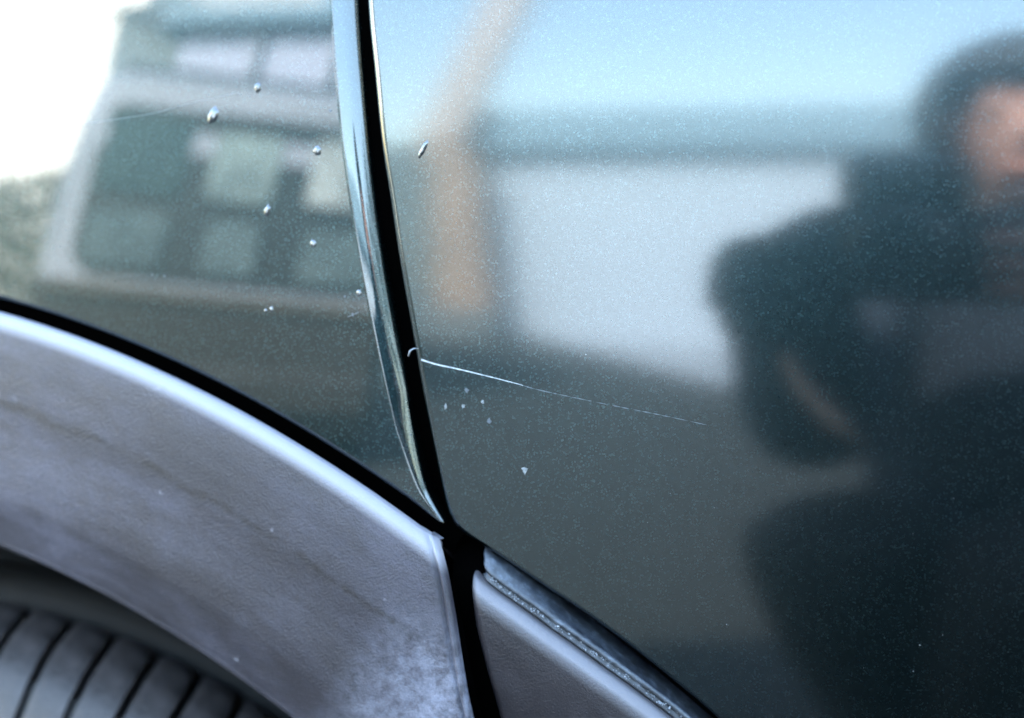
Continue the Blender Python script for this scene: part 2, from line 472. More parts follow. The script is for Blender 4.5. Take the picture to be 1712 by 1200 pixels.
# door cladding: front face, ridge, ledge
lineL = [(-.0112, -.0600), (-.0116, -.0635), (-.0113, -.0680), (-.0101, -.0800), (-.0079, -.0924), (-.0060, -.1059), (-.0015, -.130), (.006, -.165)]
def dsweep(name, prof_of_a, a_of_r, a1, mat, m, nA=130, end=True):
    """prof_of_a(a)-> list of (r,o); rows start on the slanted left edge"""
    V = []; F = []
    ds = [0, .0004, .0009, .0015, .0022, .0030, .0040, .0055]
    for j in range(m):
        r0 = prof_of_a(R(36))[j][0]
        as_ = a_of_r(r0); row = []
        if end: row.append((as_, -1))
        for d in ds: row.append((as_ + d/r0, d))
        base = row[-1][0]
        for k in range(1, nA+1): row.append((base + (a1-base)*(k/nA)**1.6, None))
        for a, d in row:
            r, o = prof_of_a(a)[j]
            p = arc(r, a)
            if d == -1: o -= .020
            elif d is not None: o -= .0045*(1-math.sqrt(max(0, 1-(1-min(1, d/.0040))**2)))
            V.append((p.x, -(hD(p.x, p.y)+o), p.y+Z0))
    n = nA+len(ds)+(1 if end else 0)
    for j in range(m-1):
        for i in range(n-1):
            a = j*n+i; F.append((a, a+1, a+n+1, a+n))
    return mesh_obj(name, V, F, mat, car)
def ridge_r(a):
    return interp(math.degrees(a), [34, 35.2, 36.6, 39.1, 41.5, 43.5, 44.6, 50, 60, 90], [.4138, .4141, .4144, .4160, .4182, .4205, .4218, .427, .437, .45])
def face_prof(a):
    rr = ridge_r(a)
    P_ = [(rr-.10, -.004), (rr-.07, .003), (rr-.05, .0062), (rr-.035, .0078), (rr-.022, .0088), (rr-.013, .0090), (rr-.0075, .0088)]
    P_ += [(rr-.0075+.0065*math.sin(R(t)), .0028+.0060*math.cos(R(t))) for t in (12, 25, 38, 50, 62, 74)]
    P_ += [(rr-.0006, .0022), (rr-.0010, .0004)]
    return P_
def ledge_prof(a):
    rr = ridge_r(a)
    top = interp(math.degrees(a), [34, 36, 38, 40, 43, 46, 60], [.4195, .4192, .4192, .4194, .4212, .4236, .44])
    r0 = rr-.0016
    return [(r0, .0010), (rr-.0004, .0040), (rr+.0002, .0030), (rr+.0007, .0026), (rr+.0011, .0032), (rr+.0017, .0038), (rr+.0023, .0036), (rr+.0028, .0027),
            (.6*(rr+.0028)+.4*top, .0016), (.25*(rr+.0028)+.75*top, .0004), (top-.0003, -.0006), (top+.0003, -.0026), (top+.0006, -.012)]
def ridge_highlight(o, f):
    at = o.data.color_attributes.new('ridge_highlight', 'FLOAT_COLOR', 'POINT')
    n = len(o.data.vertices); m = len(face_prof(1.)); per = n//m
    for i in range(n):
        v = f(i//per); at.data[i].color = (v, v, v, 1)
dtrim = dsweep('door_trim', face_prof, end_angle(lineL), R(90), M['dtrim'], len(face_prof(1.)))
lineLedge = [(-.0118, -.0560), (-.0106, -.0569), (-.0092, -.0606), (-.0080, -.0640)]
ledge = dsweep('trim_ledge', ledge_prof, lambda r: interp(r, [.412, .4155, .4185, .425], [R(35.65), R(35.5), R(35.0), R(34.95)]), R(90), M['ledge'], len(ledge_prof(1.)), end=True)

ridge_highlight(dtrim, lambda j: interp(j, [5, 6, 8, 9, 11, 12, 14], [0, .05, .45, 1, .8, .3, .1]))  # paints the bright sky line along the door trim ridge
# --- dark structure behind the gaps
def backing():
    V = []; F = []
    pts = [(-.10, .31), (-.075, .10), (-.06, 0), (-.05, -.04)]
    ring = [arc(.437, R(-97) + (R(34)-R(-97))*k/80) for k in range(81)]
    ring2 = [arc(.352, R(-97) + (R(34)-R(-97))*k/80) for k in range(81)]
    n = 0
    for a, b in zip(ring, ring2):
        for p in (a, b): V.append((p.x, -hQ(p.x, p.y)+.030, p.y+Z0))
    for i in range(80): F.append((2*i, 2*i+1, 2*i+3, 2*i+2))
    base = len(V)
    for z, xa, xb in ((.295, -.12, .03), (.2, -.115, .03), (.1, -.11, .03), (0, -.10, .04), (-.06, -.08, .05), (-.12, -.07, .09), (-.2, -.02, .16), (-.4, .1, .24)):
        V += [(x, max(.034, .028 - min(hQ(x, z), hD(x, z))), z+Z0) for x in (xa, xb)]
    for i in range(7):
        a = base+2*i; F.append((a, a+1, a+3, a+2))
    return V, F
v_, f_ = backing()
mesh_obj('door_aperture', v_, f_, M['dark'], car)
M['gap_shade'] = simple('black_gap_shade', (.0006, .0006, .0006), .95); M['gap_shade'].node_tree.nodes['Principled BSDF'].inputs['Specular IOR Level'].default_value = .0  # black strips stand in for the deep shade inside the panel gaps
def strip(name, A, B_, h, o):
    V = []; F = []
    for i, (a, b) in enumerate(zip(A, B_)):
        oo = o[i] if isinstance(o, list) else o
        for p in (a, b): V.append((p[0], -(h(p[0], p[1])+oo), p[1]+Z0))
    for i in range(len(A)-1): F.append((2*i, 2*i+1, 2*i+3, 2*i+2))
    return mesh_obj(name, V, F, M['gap_shade'], car)
zz = [.29, .2, .15, .1, .06, .03, 0, -.02, -.04, -.05]
sx = lambda L, z: interp(-z, [-p[1] for p in L], [p[0] for p in L])
strip('gap_shade_strip', [(sx(seam, z)-.004, z) for z in zz], [(sx(dseam, z)+.004, z) for z in zz], hD, -.0065)
zz = [-.0535, -.056, -.059, -.0625, -.068, -.08, -.092, -.105, -.13, -.165]
strip('gap_shade_strip', [(sx(end_line, z)-.0012, z) for z in zz], [(sx(lineL, z)+(.003 if z < -.061 else .0), z) for z in zz], hD, [-.009, -.008, -.004, .001] + [.003]*6)
aa = [R(-97)+(R(34)-R(-97))*k/90 for k in range(91)]
strip('gap_shade_strip', [tuple(arc(.4205, a)) for a in aa], [tuple(arc(.411, a)) for a in aa], hQ, -.0055)
# wheel house liner
V = []; F = []
for k in range(61):
    a = R(-100 + 200*k/60)
    for y, r in ((.030, .362), (.30, .372), (.30, .20)):
        p = arc(r, a); V.append((p.x, y, p.y+Z0))
for k in range(60):
    for j in range(2):
        a = 3*k+j; F.append((a, a+1, a+4, a+3))
mesh_obj('wheel_liner', V, F, M['dark'], car)

# --- wheel
TR, TY0 = .292, .024
wheel_c = Vector((ACX, .12, ACZ+Z0))
wheel = empty('wheel'); wheel.parent = car
wheel.location = wheel_c - car.location
def revolve(name, prof, mat, par, n=120, closed=False):
    V = []; F = []
    m = len(prof)
    for k in range(n):
        a = 2*math.pi*k/n
        for y, r in prof: V.append((wheel_c.x + r*math.sin(a), y, wheel_c.z + r*math.cos(a)))
    for k in range(n):
        for j in range(m-1):
            a = k*m+j; b = ((k+1) % n)*m+j; F.append((a, a+1, b+1, b))
    return mesh_obj(name, V, F, mat, par)
y0 = TY0
carc = [(y0+.045, .190), (y0+.014, .198), (y0+.008, .215), (y0+.0075, .245), (y0+.0085, .262), (y0+.016, .279), (y0+.026, TR-.0150), (y0+.036, TR-.0105), (y0+.050, TR-.0085),
        (y0+.0505, TR-.0085), (y0+.056, TR-.0085), (y0+.0565, TR+.0003), (y0+.095, TR+.0010), (y0+.0955, TR-.008), (y0+.101, TR-.008), (y0+.1015, TR+.001),
        (y0+.140, TR+.0003), (y0+.1405, TR-.008), (y0+.147, TR-.008), (y0+.1475, TR-.0005), (y0+.185, TR-.006), (y0+.205, TR-.03), (y0+.21, .26), (y0+.17, .21)]
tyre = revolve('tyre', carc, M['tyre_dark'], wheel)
revolve('rim', [(y0+.10, .02), (y0+.02, .03), (y0+.016, .06), (y0+.028, .16), (y0+.020, .19), (y0+.012, .212), (y0+.05, .214), (y0+.17, .212)], M['alloy'], wheel, 48)
NB = 100
tb_prof = [(y0+.0040, TR-.072), (y0+.0012, TR-.070), (y0+.0015, TR-.060), (y0+.0025, TR-.046), (y0+.0045, TR-.033), (y0+.0085, TR-.021), (y0+.014, TR-.0115), (y0+.021, TR-.0048), (y0+.029, TR-.0016), (y0+.038, TR-.0004), (y0+.0475, TR), (y0+.0495, TR-.0008), (y0+.0505, TR-.0095)]
def tread_mesh():
    V = []; F = []; half = math.pi/NB*.80
    m = len(tb_prof); K = 7
    for k in range(K):
        t = -1 + 2*k/(K-1)
        for j, (y, r) in enumerate(tb_prof):
            edge = .0008*max(0, abs(t)-.72)/.28
            sk = -.62*(max(0, y-y0)/.05)**1.6*math.pi/NB*1.5
            a = t*half + sk
            V.append(((r-edge)*math.sin(a), y-wheel_c.y, (r-edge)*math.cos(a)))
    for k in range(K-1):
        for j in range(m-1):
            a = k*m+j; F.append((a, a+1, a+m+1, a+m))
    # groove walls
    for k, flip in ((0, 1), (K-1, 0)):
        b = len(V)
        for j in range(m): V.append(V[k*m+j])
        for j, (y, r) in enumerate(tb_prof):
            x, yy, z = V[k*m+j]; V.append((x*.958, yy+.0012, z*.958))
        for j in range(m-1):
            f = (b+j, b+j+1, b+m+j+1, b+m+j); F.append(f if flip else f[::-1])
    return V, F
v_, f_ = tread_mesh()
tb = mesh_obj('tread_block', v_, f_, M['tyre']); tb.parent = wheel
for i in range(NB):
    o = tb if i == 0 else tb.copy()
    if i: col.objects.link(o); o.parent = wheel
    o.rotation_euler = (0, 2*math.pi*i/NB + R(.6), 0)

# front wheel: a copy with its parts
fwheel = wheel.copy(); col.objects.link(fwheel); fwheel.parent = car
fwheel.location = wheel.location + Vector((2.62, 0, 0))
for ch in list(wheel.children):
    if ch.name.startswith('tread_block'): continue
    c = ch.copy(); col.objects.link(c); c.parent = fwheel

# --- rest of the body
def body_shell():
    V = []; F = []
    xs = [-1.08, -1.02, -.95, -.82, -.62, -.4, -.1, .14, .20, .6, .95, .97, 1.3, 1.7, 2.0, 2.06, 2.66, 2.7, 2.95, 3.1, 3.16]
    n = 10
    for x in xs:
        belt = interp(x, [-1.08, -.9, 1.9, 2.1, 3.0, 3.16], [.80, 1.02, 1.02, .98, .86, .62])
        roof = interp(x, [-1.08, -.95, -.72, -.3, .6, 1.2, 1.98, 2.1, 3.16], [.86, 1.12, 1.55, 1.645, 1.66, 1.60, 1.04, 1.0, .64])
        yb = interp(x, [-1.08, -.95, -.6, -.3, .2, .95, 2.4, 2.9, 3.16], [.50, .40, .17, .10, .07, .105, .11, .24, .42])
        well = (x < .18) or (2.05 < x < 2.68)
        ylow = max(yb, .33) if well else yb
        zb = .24 if not x < -.95 else .30
        W_ = 1.70
        tum = .16*min(1, max(0, (roof-belt)/.5))
        half = [(ylow, zb), (ylow, .815), (yb, .82), (yb+.004, belt), (yb+.012+tum, roof-.06), (yb+.09+tum, roof)]
        half = [(y, min(z, roof)) for y, z in half]
        sec = half + [(W_-y, z) for y, z in half[::-1]]
        for y, z in sec: V.append((x, y, z))
    m = 12
    for i in range(len(xs)-1):
        for j in range(m-1):
            a = i*m+j; F.append((a, a+1, a+m+1, a+m))
        F.append((i*m+m-1, i*m, (i+1)*m, (i+1)*m+m-1))
    F.append(tuple(range(m))[::-1]); F.append(tuple((len(xs)-1)*m+j for j in range(m)))
    return mesh_obj('body_shell', V, F, M['paint'], car, smooth=False)
body_shell()
def side_window(x0, x1, x2, x3, zb, zt):
    bm = bmesh.new()
    q = [(x0, .098, zb), (x1, .098, zb), (x2, .232, zt), (x3, .232, zt)]
    a = [bm.verts.new(p) for p in q]; b = [bm.verts.new((p[0], p[1]+.008, p[2])) for p in q]
    bm.faces.new(a); bm.faces.new(b[::-1])
    for i in range(4): bm.faces.new((a[i], b[i], b[(i+1) % 4], a[(i+1) % 4]))
    return from_bm('side_window', bm, M['glass'], car)
side_window(-.03, .86, .80, -.01, 1.05, 1.52); side_window(.95, 1.78, 1.22, .92, 1.05, 1.50)

# ------------------------------------------------------------------ marks in the paint
def on(h, x, z, off=0.): return Vector((x, -(h(x, z)+off), z+Z0))
def frame(g, x, z):
    gx, gz = g(x, z); n = Vector((-gx, -1, -gz)).normalized()
    a = Vector((1, 0, 0)); a = (a - n*a.dot(n)).normalized(); b = n.cross(a)
    if b.z < 0: b = -b
    return n, a, b
def blister(name, h, g, x, z, wx, wz, hgt, ang, mat, par, rough=.25, seed=0):
    rnd = random.Random(seed+int(x*1e5)); n, a, b = frame(g, x, z)
    ca, sa = math.cos(R(ang)), math.sin(R(ang)); c = on(h, x, z)
    V = []; F = []; K = 18; RR = 6
    jit = [1 + rough*(rnd.random()-.5) for _ in range(K)]
    for r in range(RR):
        t = 1 - r/(RR-.5)
        for k in range(K):
            q = 2*math.pi*k/K
            jj = 1 + (jit[k]-1)*(.4+.6*t)
            u, v = wx*t*math.cos(q)*jj, wz*t*math.sin(q)*jj
            u2, v2 = u*ca-v*sa, u*sa+v*ca
            e = hgt*math.sqrt(max(0, 1-t*t))*(1+.15*(rnd.random()-.5)) - (.00002 if r == 0 else 0)
            V.append(c + a*u2 + b*v2 + n*e)
    V.append(c + n*hgt)
    for r in range(RR-1):
        for k in range(K):
            F.append((r*K+k, r*K+(k+1) % K, (r+1)*K+(k+1) % K, (r+1)*K+k))
    for k in range(K): F.append(((RR-1)*K+k, (RR-1)*K+(k+1) % K, len(V)-1))
    o = mesh_obj(name, V, F, mat, par); return o
def flake(name, h, g, pts, mat, par, off=.00006):
    """flat nick with an irregular outline, a hair proud of the coat"""
    c = [on(h, x, z, off) for x, z in pts]; b = [on(h, x, z, -.00002) for x, z in pts]
    n = len(pts)
    cx = sum(p[0] for p in pts)/n; cz = sum(p[1] for p in pts)/n
    V = c + b + [on(h, cx, cz, off*1.6)]; F = [(i, (i+1) % n, 2*n) for i in range(n)] + [(i, i+n, (i+1) % n+n, (i+1) % n) for i in range(n)]
    return mesh_obj(name, V, F, mat, par, smooth=False)
def nick(name, h, g, x, z, s, mat, par, seed):
    rnd = random.Random(seed); k = 9
    pts = [(x + s*(.45+.75*rnd.random())*math.cos(2*math.pi*i/k)*.8, z + s*(.45+.75*rnd.random())*math.sin(2*math.pi*i/k)) for i in range(k)]
    return flake(name, h, g, pts, mat, par)
def scratch(name, h, pts, wid, mat, par, off=.00005, jit=.0, seed=3):
    rnd = random.Random(seed)
    P = resample(pts, .0006); V = []; F = []; n = len(P)
    for i, p in enumerate(P):
        t = (P[min(i+1, n-1)]-P[max(i-1, 0)]).normalized(); q = Vector((-t.y, t.x))
        f = i/(n-1); w_ = wid(f)*(1+jit*(rnd.random()-.5))
        for s in (-1, 1):
            r = p + q*s*w_; V.append(on(h, r.x, r.y, off))
        V.append(on(h, p.x, p.y, off*1.7))
    for i in range(n-1):
        a = 3*i
        F += [(a, a+2, a+5, a+3), (a+2, a+1, a+4, a+5)]
    return mesh_obj(name, V, F, mat, par)

# blisters on the rear quarter panel
for i, (x, z, wx, wz, hg, an) in enumerate([(-.0971, .0702, .0016, .0026, .0009, -22), (-.0819, .0781, .0011, .0017, .0007, -10), (-.0616, .0591, .0014, .0015, .0007, 0),
        (-.0779, .0414, .0010, .0019, .0007, -12), (-.0625, .0318, .0010, .0012, .0006, 20), (-.0476, .0175, .0008, .0010, .0003, 0),
        (-.0762, .0120, .0006, .0009, .0004, 10), (-.0782, .0115, .0005, .0007, .0003, -10)]):
    blister('paint_blister', hQ, gQ, x, z, wx, wz, hg, an, M['drop'], quarter, .35, i)
for i, (x, z, s) in enumerate([(-.0577, .0708, .0006), (-.052, .0165, .0004), (-.0495, .0112, .0006), (-.031, -.0235, .0004), (-.1135, .0212, .0005), (-.118, .0215, .0005)]):
    nick('paint_chip', hQ, gQ, x, z, s, M['scratch_faint'], quarter, 40+i)
scratch('hairline_scratch', hQ, [(-.1442, .0682), (-.1197, .0709), (-.1027, .0743), (-.0882, .0767)], lambda f: .00007*(1-.4*f), simple('fine_grey_scratch', (.17, .19, .20), .5), quarter)
scratch('hairline_scratch', hQ, [(-.0510, .0105), (-.0492, .0112), (-.0475, .0120)], lambda f: .00010, M['scratch_faint'], quarter)
# door: the long scratch, bright then fading out
scratch('bright_scratch', hD, [(-.0278, -.0013), (-.0231, -.0025), (-.0139, -.0041), (.0004, -.0070), (.0030, -.00765)], lambda f: .00022 - .00013*f if f > .02 else .0003, M['scratch'], door, jit=.25)
fs = [(.0030, -.00765), (.0087, -.0089), (.0249, -.0116), (.0436, -.0145), (.0569, -.0168)]
rs = resample(fs, .0006); rnd = random.Random(5); i = 0
while i < len(rs)-4:
    L = rnd.randint(2, 9)
    seg = rs[i:i+L+1]
    if len(seg) > 2:
        scratch('faint_scratch', hD, [(p.x, p.y) for p in seg], (lambda k: (lambda f: k*math.sin(math.pi*min(.97, max(.06, f)))))(.00008+.00010*rnd.random()), M['scratch_faint'], door, seed=i)
    i += L + rnd.choice((0, 0, 1, 2))
for i, (x, z, s) in enumerate([(-.0139, -.0097, .0009), (-.0204, -.0148, .0009), (-.0149, -.0144, .0007), (-.0091, -.0128, .0007), (-.0071, -.0184, .0009)]):
    nick('paint_chip', hD, gD, x, z, s, M['scratch_faint'] if i in (0, 4) else M['chip'], door, 70+i)
flake('paint_chip', hD, gD, [(.0025, -.0316), (.0034, -.0313), (.0044, -.0317), (.0040, -.0326), (.0035, -.0335), (.0030, -.0326)], M['chip'], door)
blister('paint_blister', hD, gD, -.0277, .0592, .0008, .0030, .0006, -28, M['drop'], door, .3, 4)
rnd = random.Random(21)
for i in range(18):           # dust specks in the lacquer
    x = -.01 + .15*rnd.random(); z = -.095 + .10*rnd.random()
    if math.hypot(x-ACX, z-ACZ) < .428 + .02*max(0, x) or x < -.02: continue
    nick('dust_speck', hD, gD, x, z, .00010+.00022*rnd.random()**4, M['chip'] if i % 3 else M['rubber'], door, 200+i)
# lint caught on the lip of the gap
bm = bmesh.new(); c0 = on(hQ, -.0300, .0010, .0010)
tube(bm, [c0+Vector(v) for v in ((-.0012, -.0006, -.0012), (-.0006, -.0012, .0002), (.0002, -.0014, .0009), (.0010, -.0012, .0012), (.0019, -.0006, .0011))], [.00022, .00028, .0002, .00013, .00005], 8)
lint = from_bm('lint', bm, M['fibre'], None, True); tag(lint, 'tiny curl of white lint caught on the edge of the panel gap', 'lint')
# crumbs of dirt along the door trim ledge
rnd = random.Random(9)
bmd = bmesh.new()
for i in range(420):
    a = R(36 + 22*rnd.random()**1.3); r = ridge_r(a) - .0003 + .0016*rnd.random()
    p = arc(r, a); c = Vector((p.x, -(hD(p.x, p.y)+.0030+.0007*rnd.random()), p.y+Z0)); s = .00012+.00032*rnd.random()**2
    mt = Matrix.Translation(c) @ Matrix.Rotation(rnd.random()*6, 4, 'X') @ Matrix.Rotation(rnd.random()*6, 4, 'Z') @ Matrix.Diagonal((s, s*.7, s*.8, 1))
    bmesh.ops.create_icosphere(bmd, subdivisions=1, radius=1, matrix=mt)
o = from_bm('dirt_crumbs', bmd, simple('dry_dirt', (.22, .24, .27), .8, .9, 700.), ledge); o['kind'] = 'stuff'

# ------------------------------------------------------------------ ground
S = 400
g_ = mesh_obj('road', [(-S, -S, 0), (S, -S, 0), (S, S, 0), (-S, S, 0)], [(0, 1, 2, 3)], M['asphalt'], smooth=False); tag(g_, kind='structure')
ap = [(-3.6, -11.6), (-.55, -5.6), (.4, -4.2), (1.8, -4.6), (2.6, -11.6)]
g_ = mesh_obj('driveway', [(x, y, .004) for x, y in ap], [tuple(range(5))], M['concrete'], smooth=False); tag(g_, kind='structure')

# ------------------------------------------------------------------ minivan parked behind, seen mirrored in the quarter panel
def minivan():
    eu = Vector((.83, -.55, 0)).normalized(); ed = Vector((-.55, -.83, 0)).normalized(); L = Vector((-3.47, -2.92, 0))
    Mx = Matrix(((eu.x, ed.x, 0, L.x), (eu.y, ed.y, 0, L.y), (0, 0, 1, .03), (0, 0, 0, 1))) @ Matrix.Rotation(R(5), 4, 'Y')
    vg = mesh_obj('verge', [L + eu*u + ed*d + Vector((0, 0, z)) for d in (-.6, 5) for u, z in ((-.8, .10), (2.2, -.16), (-.8, -.4))], [(0, 1, 4, 3), (0, 2, 1), (3, 4, 5), (0, 3, 5, 2), (1, 2, 5, 4)], M['asphalt'], smooth=False); tag(vg, kind='structure')
    root = empty('minivan', L); tag(root, 'light grey minivan with brown lower body and dark rear window', 'minivan')
    silver = simple('light_grey_van_paint', (.28, .30, .34), .35, .06); silver.node_tree.nodes['Principled BSDF'].inputs['Coat Weight'].default_value = .6
    brown = simple('brown_van_paint', (.027, .025, .022), .5, .1)
    W_ = 1.80
    def loft(name, secs, mat):
        V = []; F = []; m = len(secs[0])
        for s in secs:
            for p in s: V.append(Mx @ Vector(p))
        for i in range(len(secs)-1):
            for j in range(m): F.append((i*m+j, i*m+(j+1) % m, (i+1)*m+(j+1) % m, (i+1)*m+j))
        F.append(tuple(range(m))[::-1]); F.append(tuple((len(secs)-1)*m+j for j in range(m)))
        return mesh_obj(name, V, F, mat, root, smooth=False)
    def upper(d, zr, inset, lean):
        zr += 0; P_ = []
        P_ += [(inset, d, .95), (inset, d, 1.15), (inset+.05, d+lean*.5, zr-.28)]
        for k in range(7):
            a = R(180-90*k/6); P_.append((inset+.28+.23*math.cos(a), d+lean, zr-.22+.22*math.sin(a)))
        for k in range(7):
            a = R(90-90*k/6); P_.append((W_-inset-.28+.23*math.cos(a), d+lean, zr-.22+.22*math.sin(a)))
        P_ += [(W_-inset-.05, d+lean*.5, zr-.28), (W_-inset, d, 1.15), (W_-inset, d, .95)]
        return P_
    loft('body', [upper(0, 1.98, .03, .10), upper(.06, 2.03, .0, .12), upper(.5, 2.08, 0, 0), upper(2.2, 2.06, 0, 0), upper(2.9, 1.90, .01, 0), upper(3.6, 1.25, .02, 0), upper(4.35, 1.16, .1, 0)], silver)
    def lower(d, inset): return [(inset, d, .3), (inset-.01, d, .945), (W_-inset+.01, d, .945), (W_-inset, d, .3)]
    loft('lower_body', [lower(-.02, .07), lower(.05, .0), lower(4.3, .0), lower(4.42, .12)], brown)
    # rear window: rounded pane, three bays
    def rr(u0, u1, z0, z1, r, d0, d1):
        pts = []
        for cx, cz, a in ((u1-r, z1-r, 0), (u0+r, z1-r, 90), (u0+r, z0+r, 180), (u1-r, z0+r, 270)):
            for k in range(7): pts.append((cx + r*math.cos(R(a+15*k)), cz + r*math.sin(R(a+15*k))))
        bm = bmesh.new()
        A = [bm.verts.new(Mx @ Vector((u, d0 + .10*(z-.9)/.9, z))) for u, z in pts]
        B_ = [bm.verts.new(Mx @ Vector((u, d1 + .10*(z-.9)/.9, z))) for u, z in pts]
        bm.faces.new(A); bm.faces.new(B_[::-1])
        for i in range(len(pts)): bm.faces.new((A[i], B_[i], B_[(i+1) % len(pts)], A[(i+1) % len(pts)]))
        return bm
    pane = simple('tinted_van_glass', (.032, .05, .045), .08, .35, 3.)
    fr = simple('black_window_rubber', (.012, .016, .016), .5)
    f0 = from_bm('rear_window', rr(.17, 1.70, 1.0, 1.84, .11, -.035, .06), fr, root)
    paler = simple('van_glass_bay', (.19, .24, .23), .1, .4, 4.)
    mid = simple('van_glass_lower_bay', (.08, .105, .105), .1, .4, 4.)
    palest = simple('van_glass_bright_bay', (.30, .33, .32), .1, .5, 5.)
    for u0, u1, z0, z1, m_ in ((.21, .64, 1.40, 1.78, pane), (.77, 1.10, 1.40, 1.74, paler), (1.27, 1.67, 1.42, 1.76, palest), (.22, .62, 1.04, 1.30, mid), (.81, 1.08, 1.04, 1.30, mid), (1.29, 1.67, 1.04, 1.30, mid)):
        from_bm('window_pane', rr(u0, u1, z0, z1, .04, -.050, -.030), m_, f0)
    bm = bmesh.new(); box(bm, .16, W_-.16, .30, .42, 2.062, 2.10, .01, Mx); from_bm('roof_spoiler', bm, fr, root)
    bm = bmesh.new(); box(bm, .05, W_-.05, -.10, .02, .38, .60, .04, Mx); from_bm('rear_bumper', bm, brown, root)
    bm = bmesh.new(); box(bm, .08, W_-.08, -.05, 0, .90, .925, .008, Mx); from_bm('trim_strip', bm, simple('beige_trim', (.15, .13, .10), .5), root)
    for u in ():
        bm = bmesh.new(); box(bm, u, u+.09, -.03, .05, .70, .84, .02, Mx); from_bm('tail_lamp', bm, M['lamp'], root)
    for u in (.02, W_-.22):
        for d in (.75, 3.4):
            bm = bmesh.new()
            mt = Mx @ Matrix.Translation((u+.1, d, .32)) @ Matrix.Rotation(R(90), 4, 'Y')
            bmesh.ops.create_cone(bm, cap_ends=True, segments=28, radius1=.32, radius2=.32, depth=.2, matrix=mt)
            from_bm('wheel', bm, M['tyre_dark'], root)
minivan()

# ------------------------------------------------------------------ buildings opposite
teal = simple('teal_roof_metal', (.13, .22, .29), .5, .12)
pale = simple('pale_blue_cladding', (.36, .40, .52), .7, .06)
pale2 = simple('pale_grey_blue_render', (.31, .38, .46), .8, .06)
white = simple('white_render', (.82, .81, .77), .7, .04)
tan = simple('tan_brick', (.25, .188, .145), .8, .2)
door_m = simple('grey_door_paint', (.20, .22, .25), .5)

def poly_prism(bm, pts, z0, z1):
    A = [bm.verts.new((x, y, z0)) for x, y in pts]; B_ = [bm.verts.new((x, y, z1)) for x, y in pts]
    bm.faces.new(A[::-1]); bm.faces.new(B_)
    for i in range(len(pts)): bm.faces.new((A[i], A[(i+1) % len(pts)], B_[(i+1) % len(pts)], B_[i]))

# two-storey block
a_, b_ = Vector((-7.4, -8.5)), Vector((-5.15, -9.45)); dv = (b_-a_).normalized(); nv = Vector((dv.y, -dv.x))
def off_poly(a, b, depth, ov):
    return [tuple(a - dv*ov - nv*ov*1.0), tuple(b + dv*ov - nv*ov*1.0), tuple(b + dv*ov + nv*(depth+ov)), tuple(a - dv*ov + nv*(depth+ov))]
blk = empty('office_block', (a_.x, a_.y, 0)); tag(blk, 'pale blue clad two-storey block with flat teal roof edge', 'building')
bm = bmesh.new(); poly_prism(bm, off_poly(a_, b_, 5, 0), 0, 4.40); from_bm('wall', bm, pale, blk)
bm = bmesh.new(); poly_prism(bm, off_poly(a_, b_, 5, .22), 4.40, 4.58); from_bm('roof', bm, teal, blk)
for t in (.28, .68):
    p = a_.lerp(b_, t) - nv*.05
    bm = bmesh.new(); tube(bm, [(p.x, p.y, .1), (p.x+.05, p.y, 2.6), (p.x+.32*dv.x, p.y+.32*dv.y, 3.8), (p.x+.36*dv.x, p.y+.36*dv.y, 4.4)], .045, 8); from_bm('downpipe', bm, door_m, blk)
# low garage row
gar = empty('garage_row', (0, -10.4, 0)); tag(gar, 'low pale garage row with deep teal roof across the driveway', 'garage')
bm = bmesh.new(); box(bm, -3.75, 3.0, -14, -10.2, 0, 2.62); from_bm('wall', bm, pale2, gar)
bm = bmesh.new(); box(bm, -3.95, 3.2, -14.2, -9.95, 2.62, 3.15); from_bm('roof', bm, teal, gar)
bm = bmesh.new(); box(bm, -.1, 2.2, -10.2, -10.14, .02, 2.1, .01); from_bm('garage_door', bm, door_m, gar)
# tan post with a raking strut
pst = empty('gate_post', (-3.6, -9.9, 0)); tag(pst, 'tan timber gate post with a raking strut', 'post')
bm = bmesh.new()
A = [(-3.74, .42), (-3.24, .42), (-3.42, 2.35), (-3.62, 2.75), (-4.02, 2.75), (-3.82, 2.2)]
vv = [[bm.verts.new((x, y, z)) for x, z in A] for y in (-9.85, -9.6)]
bm.faces.new(vv[1]); bm.faces.new(vv[0][::-1])
for i in range(6): bm.faces.new((vv[0][i], vv[0][(i+1) % 6], vv[1][(i+1) % 6], vv[1][i]))
from_bm('post', bm, tan, pst)
bm = bmesh.new(); box(bm, -3.85, -3.15, -9.95, -9.5, 0, .42, .02); from_bm('plinth', bm, simple('grey_plinth', (.10, .12, .13), .8), pst)
bm = bmesh.new()
A = [(-4.02, 2.73), (-3.58, 2.73), (-2.95, 5.2), (-3.35, 5.2)]
vv = [[bm.verts.new((x, y, z)) for x, z in A] for y in (-9.83, -9.62)]
bm.faces.new(vv[1]); bm.faces.new(vv[0][::-1])
for i in range(4): bm.faces.new((vv[0][i], vv[0][(i+1) % 4], vv[1][(i+1) % 4], vv[1][i]))
from_bm('strut', bm, simple('tan_timber', (.36, .32, .30), .8), pst)
# fence beside it
fen = empty('board_fence', (-4.3, -10, 0)); tag(fen, 'blue-green board fence beside the tan gate post', 'fence')
bm = bmesh.new(); box(bm, 0, .115, -.012, .012, .05, 2.72, .004)
fb = from_bm('fence_board', bm, simple('blue_green_stain', (.07, .11, .13), .7), None); fb.parent = fen
for i in range(8):
    o = fb if i == 0 else fb.copy()
    if i: col.objects.link(o); o.parent = fen
    o.location = (-.62 + .125*i, 0, 0)
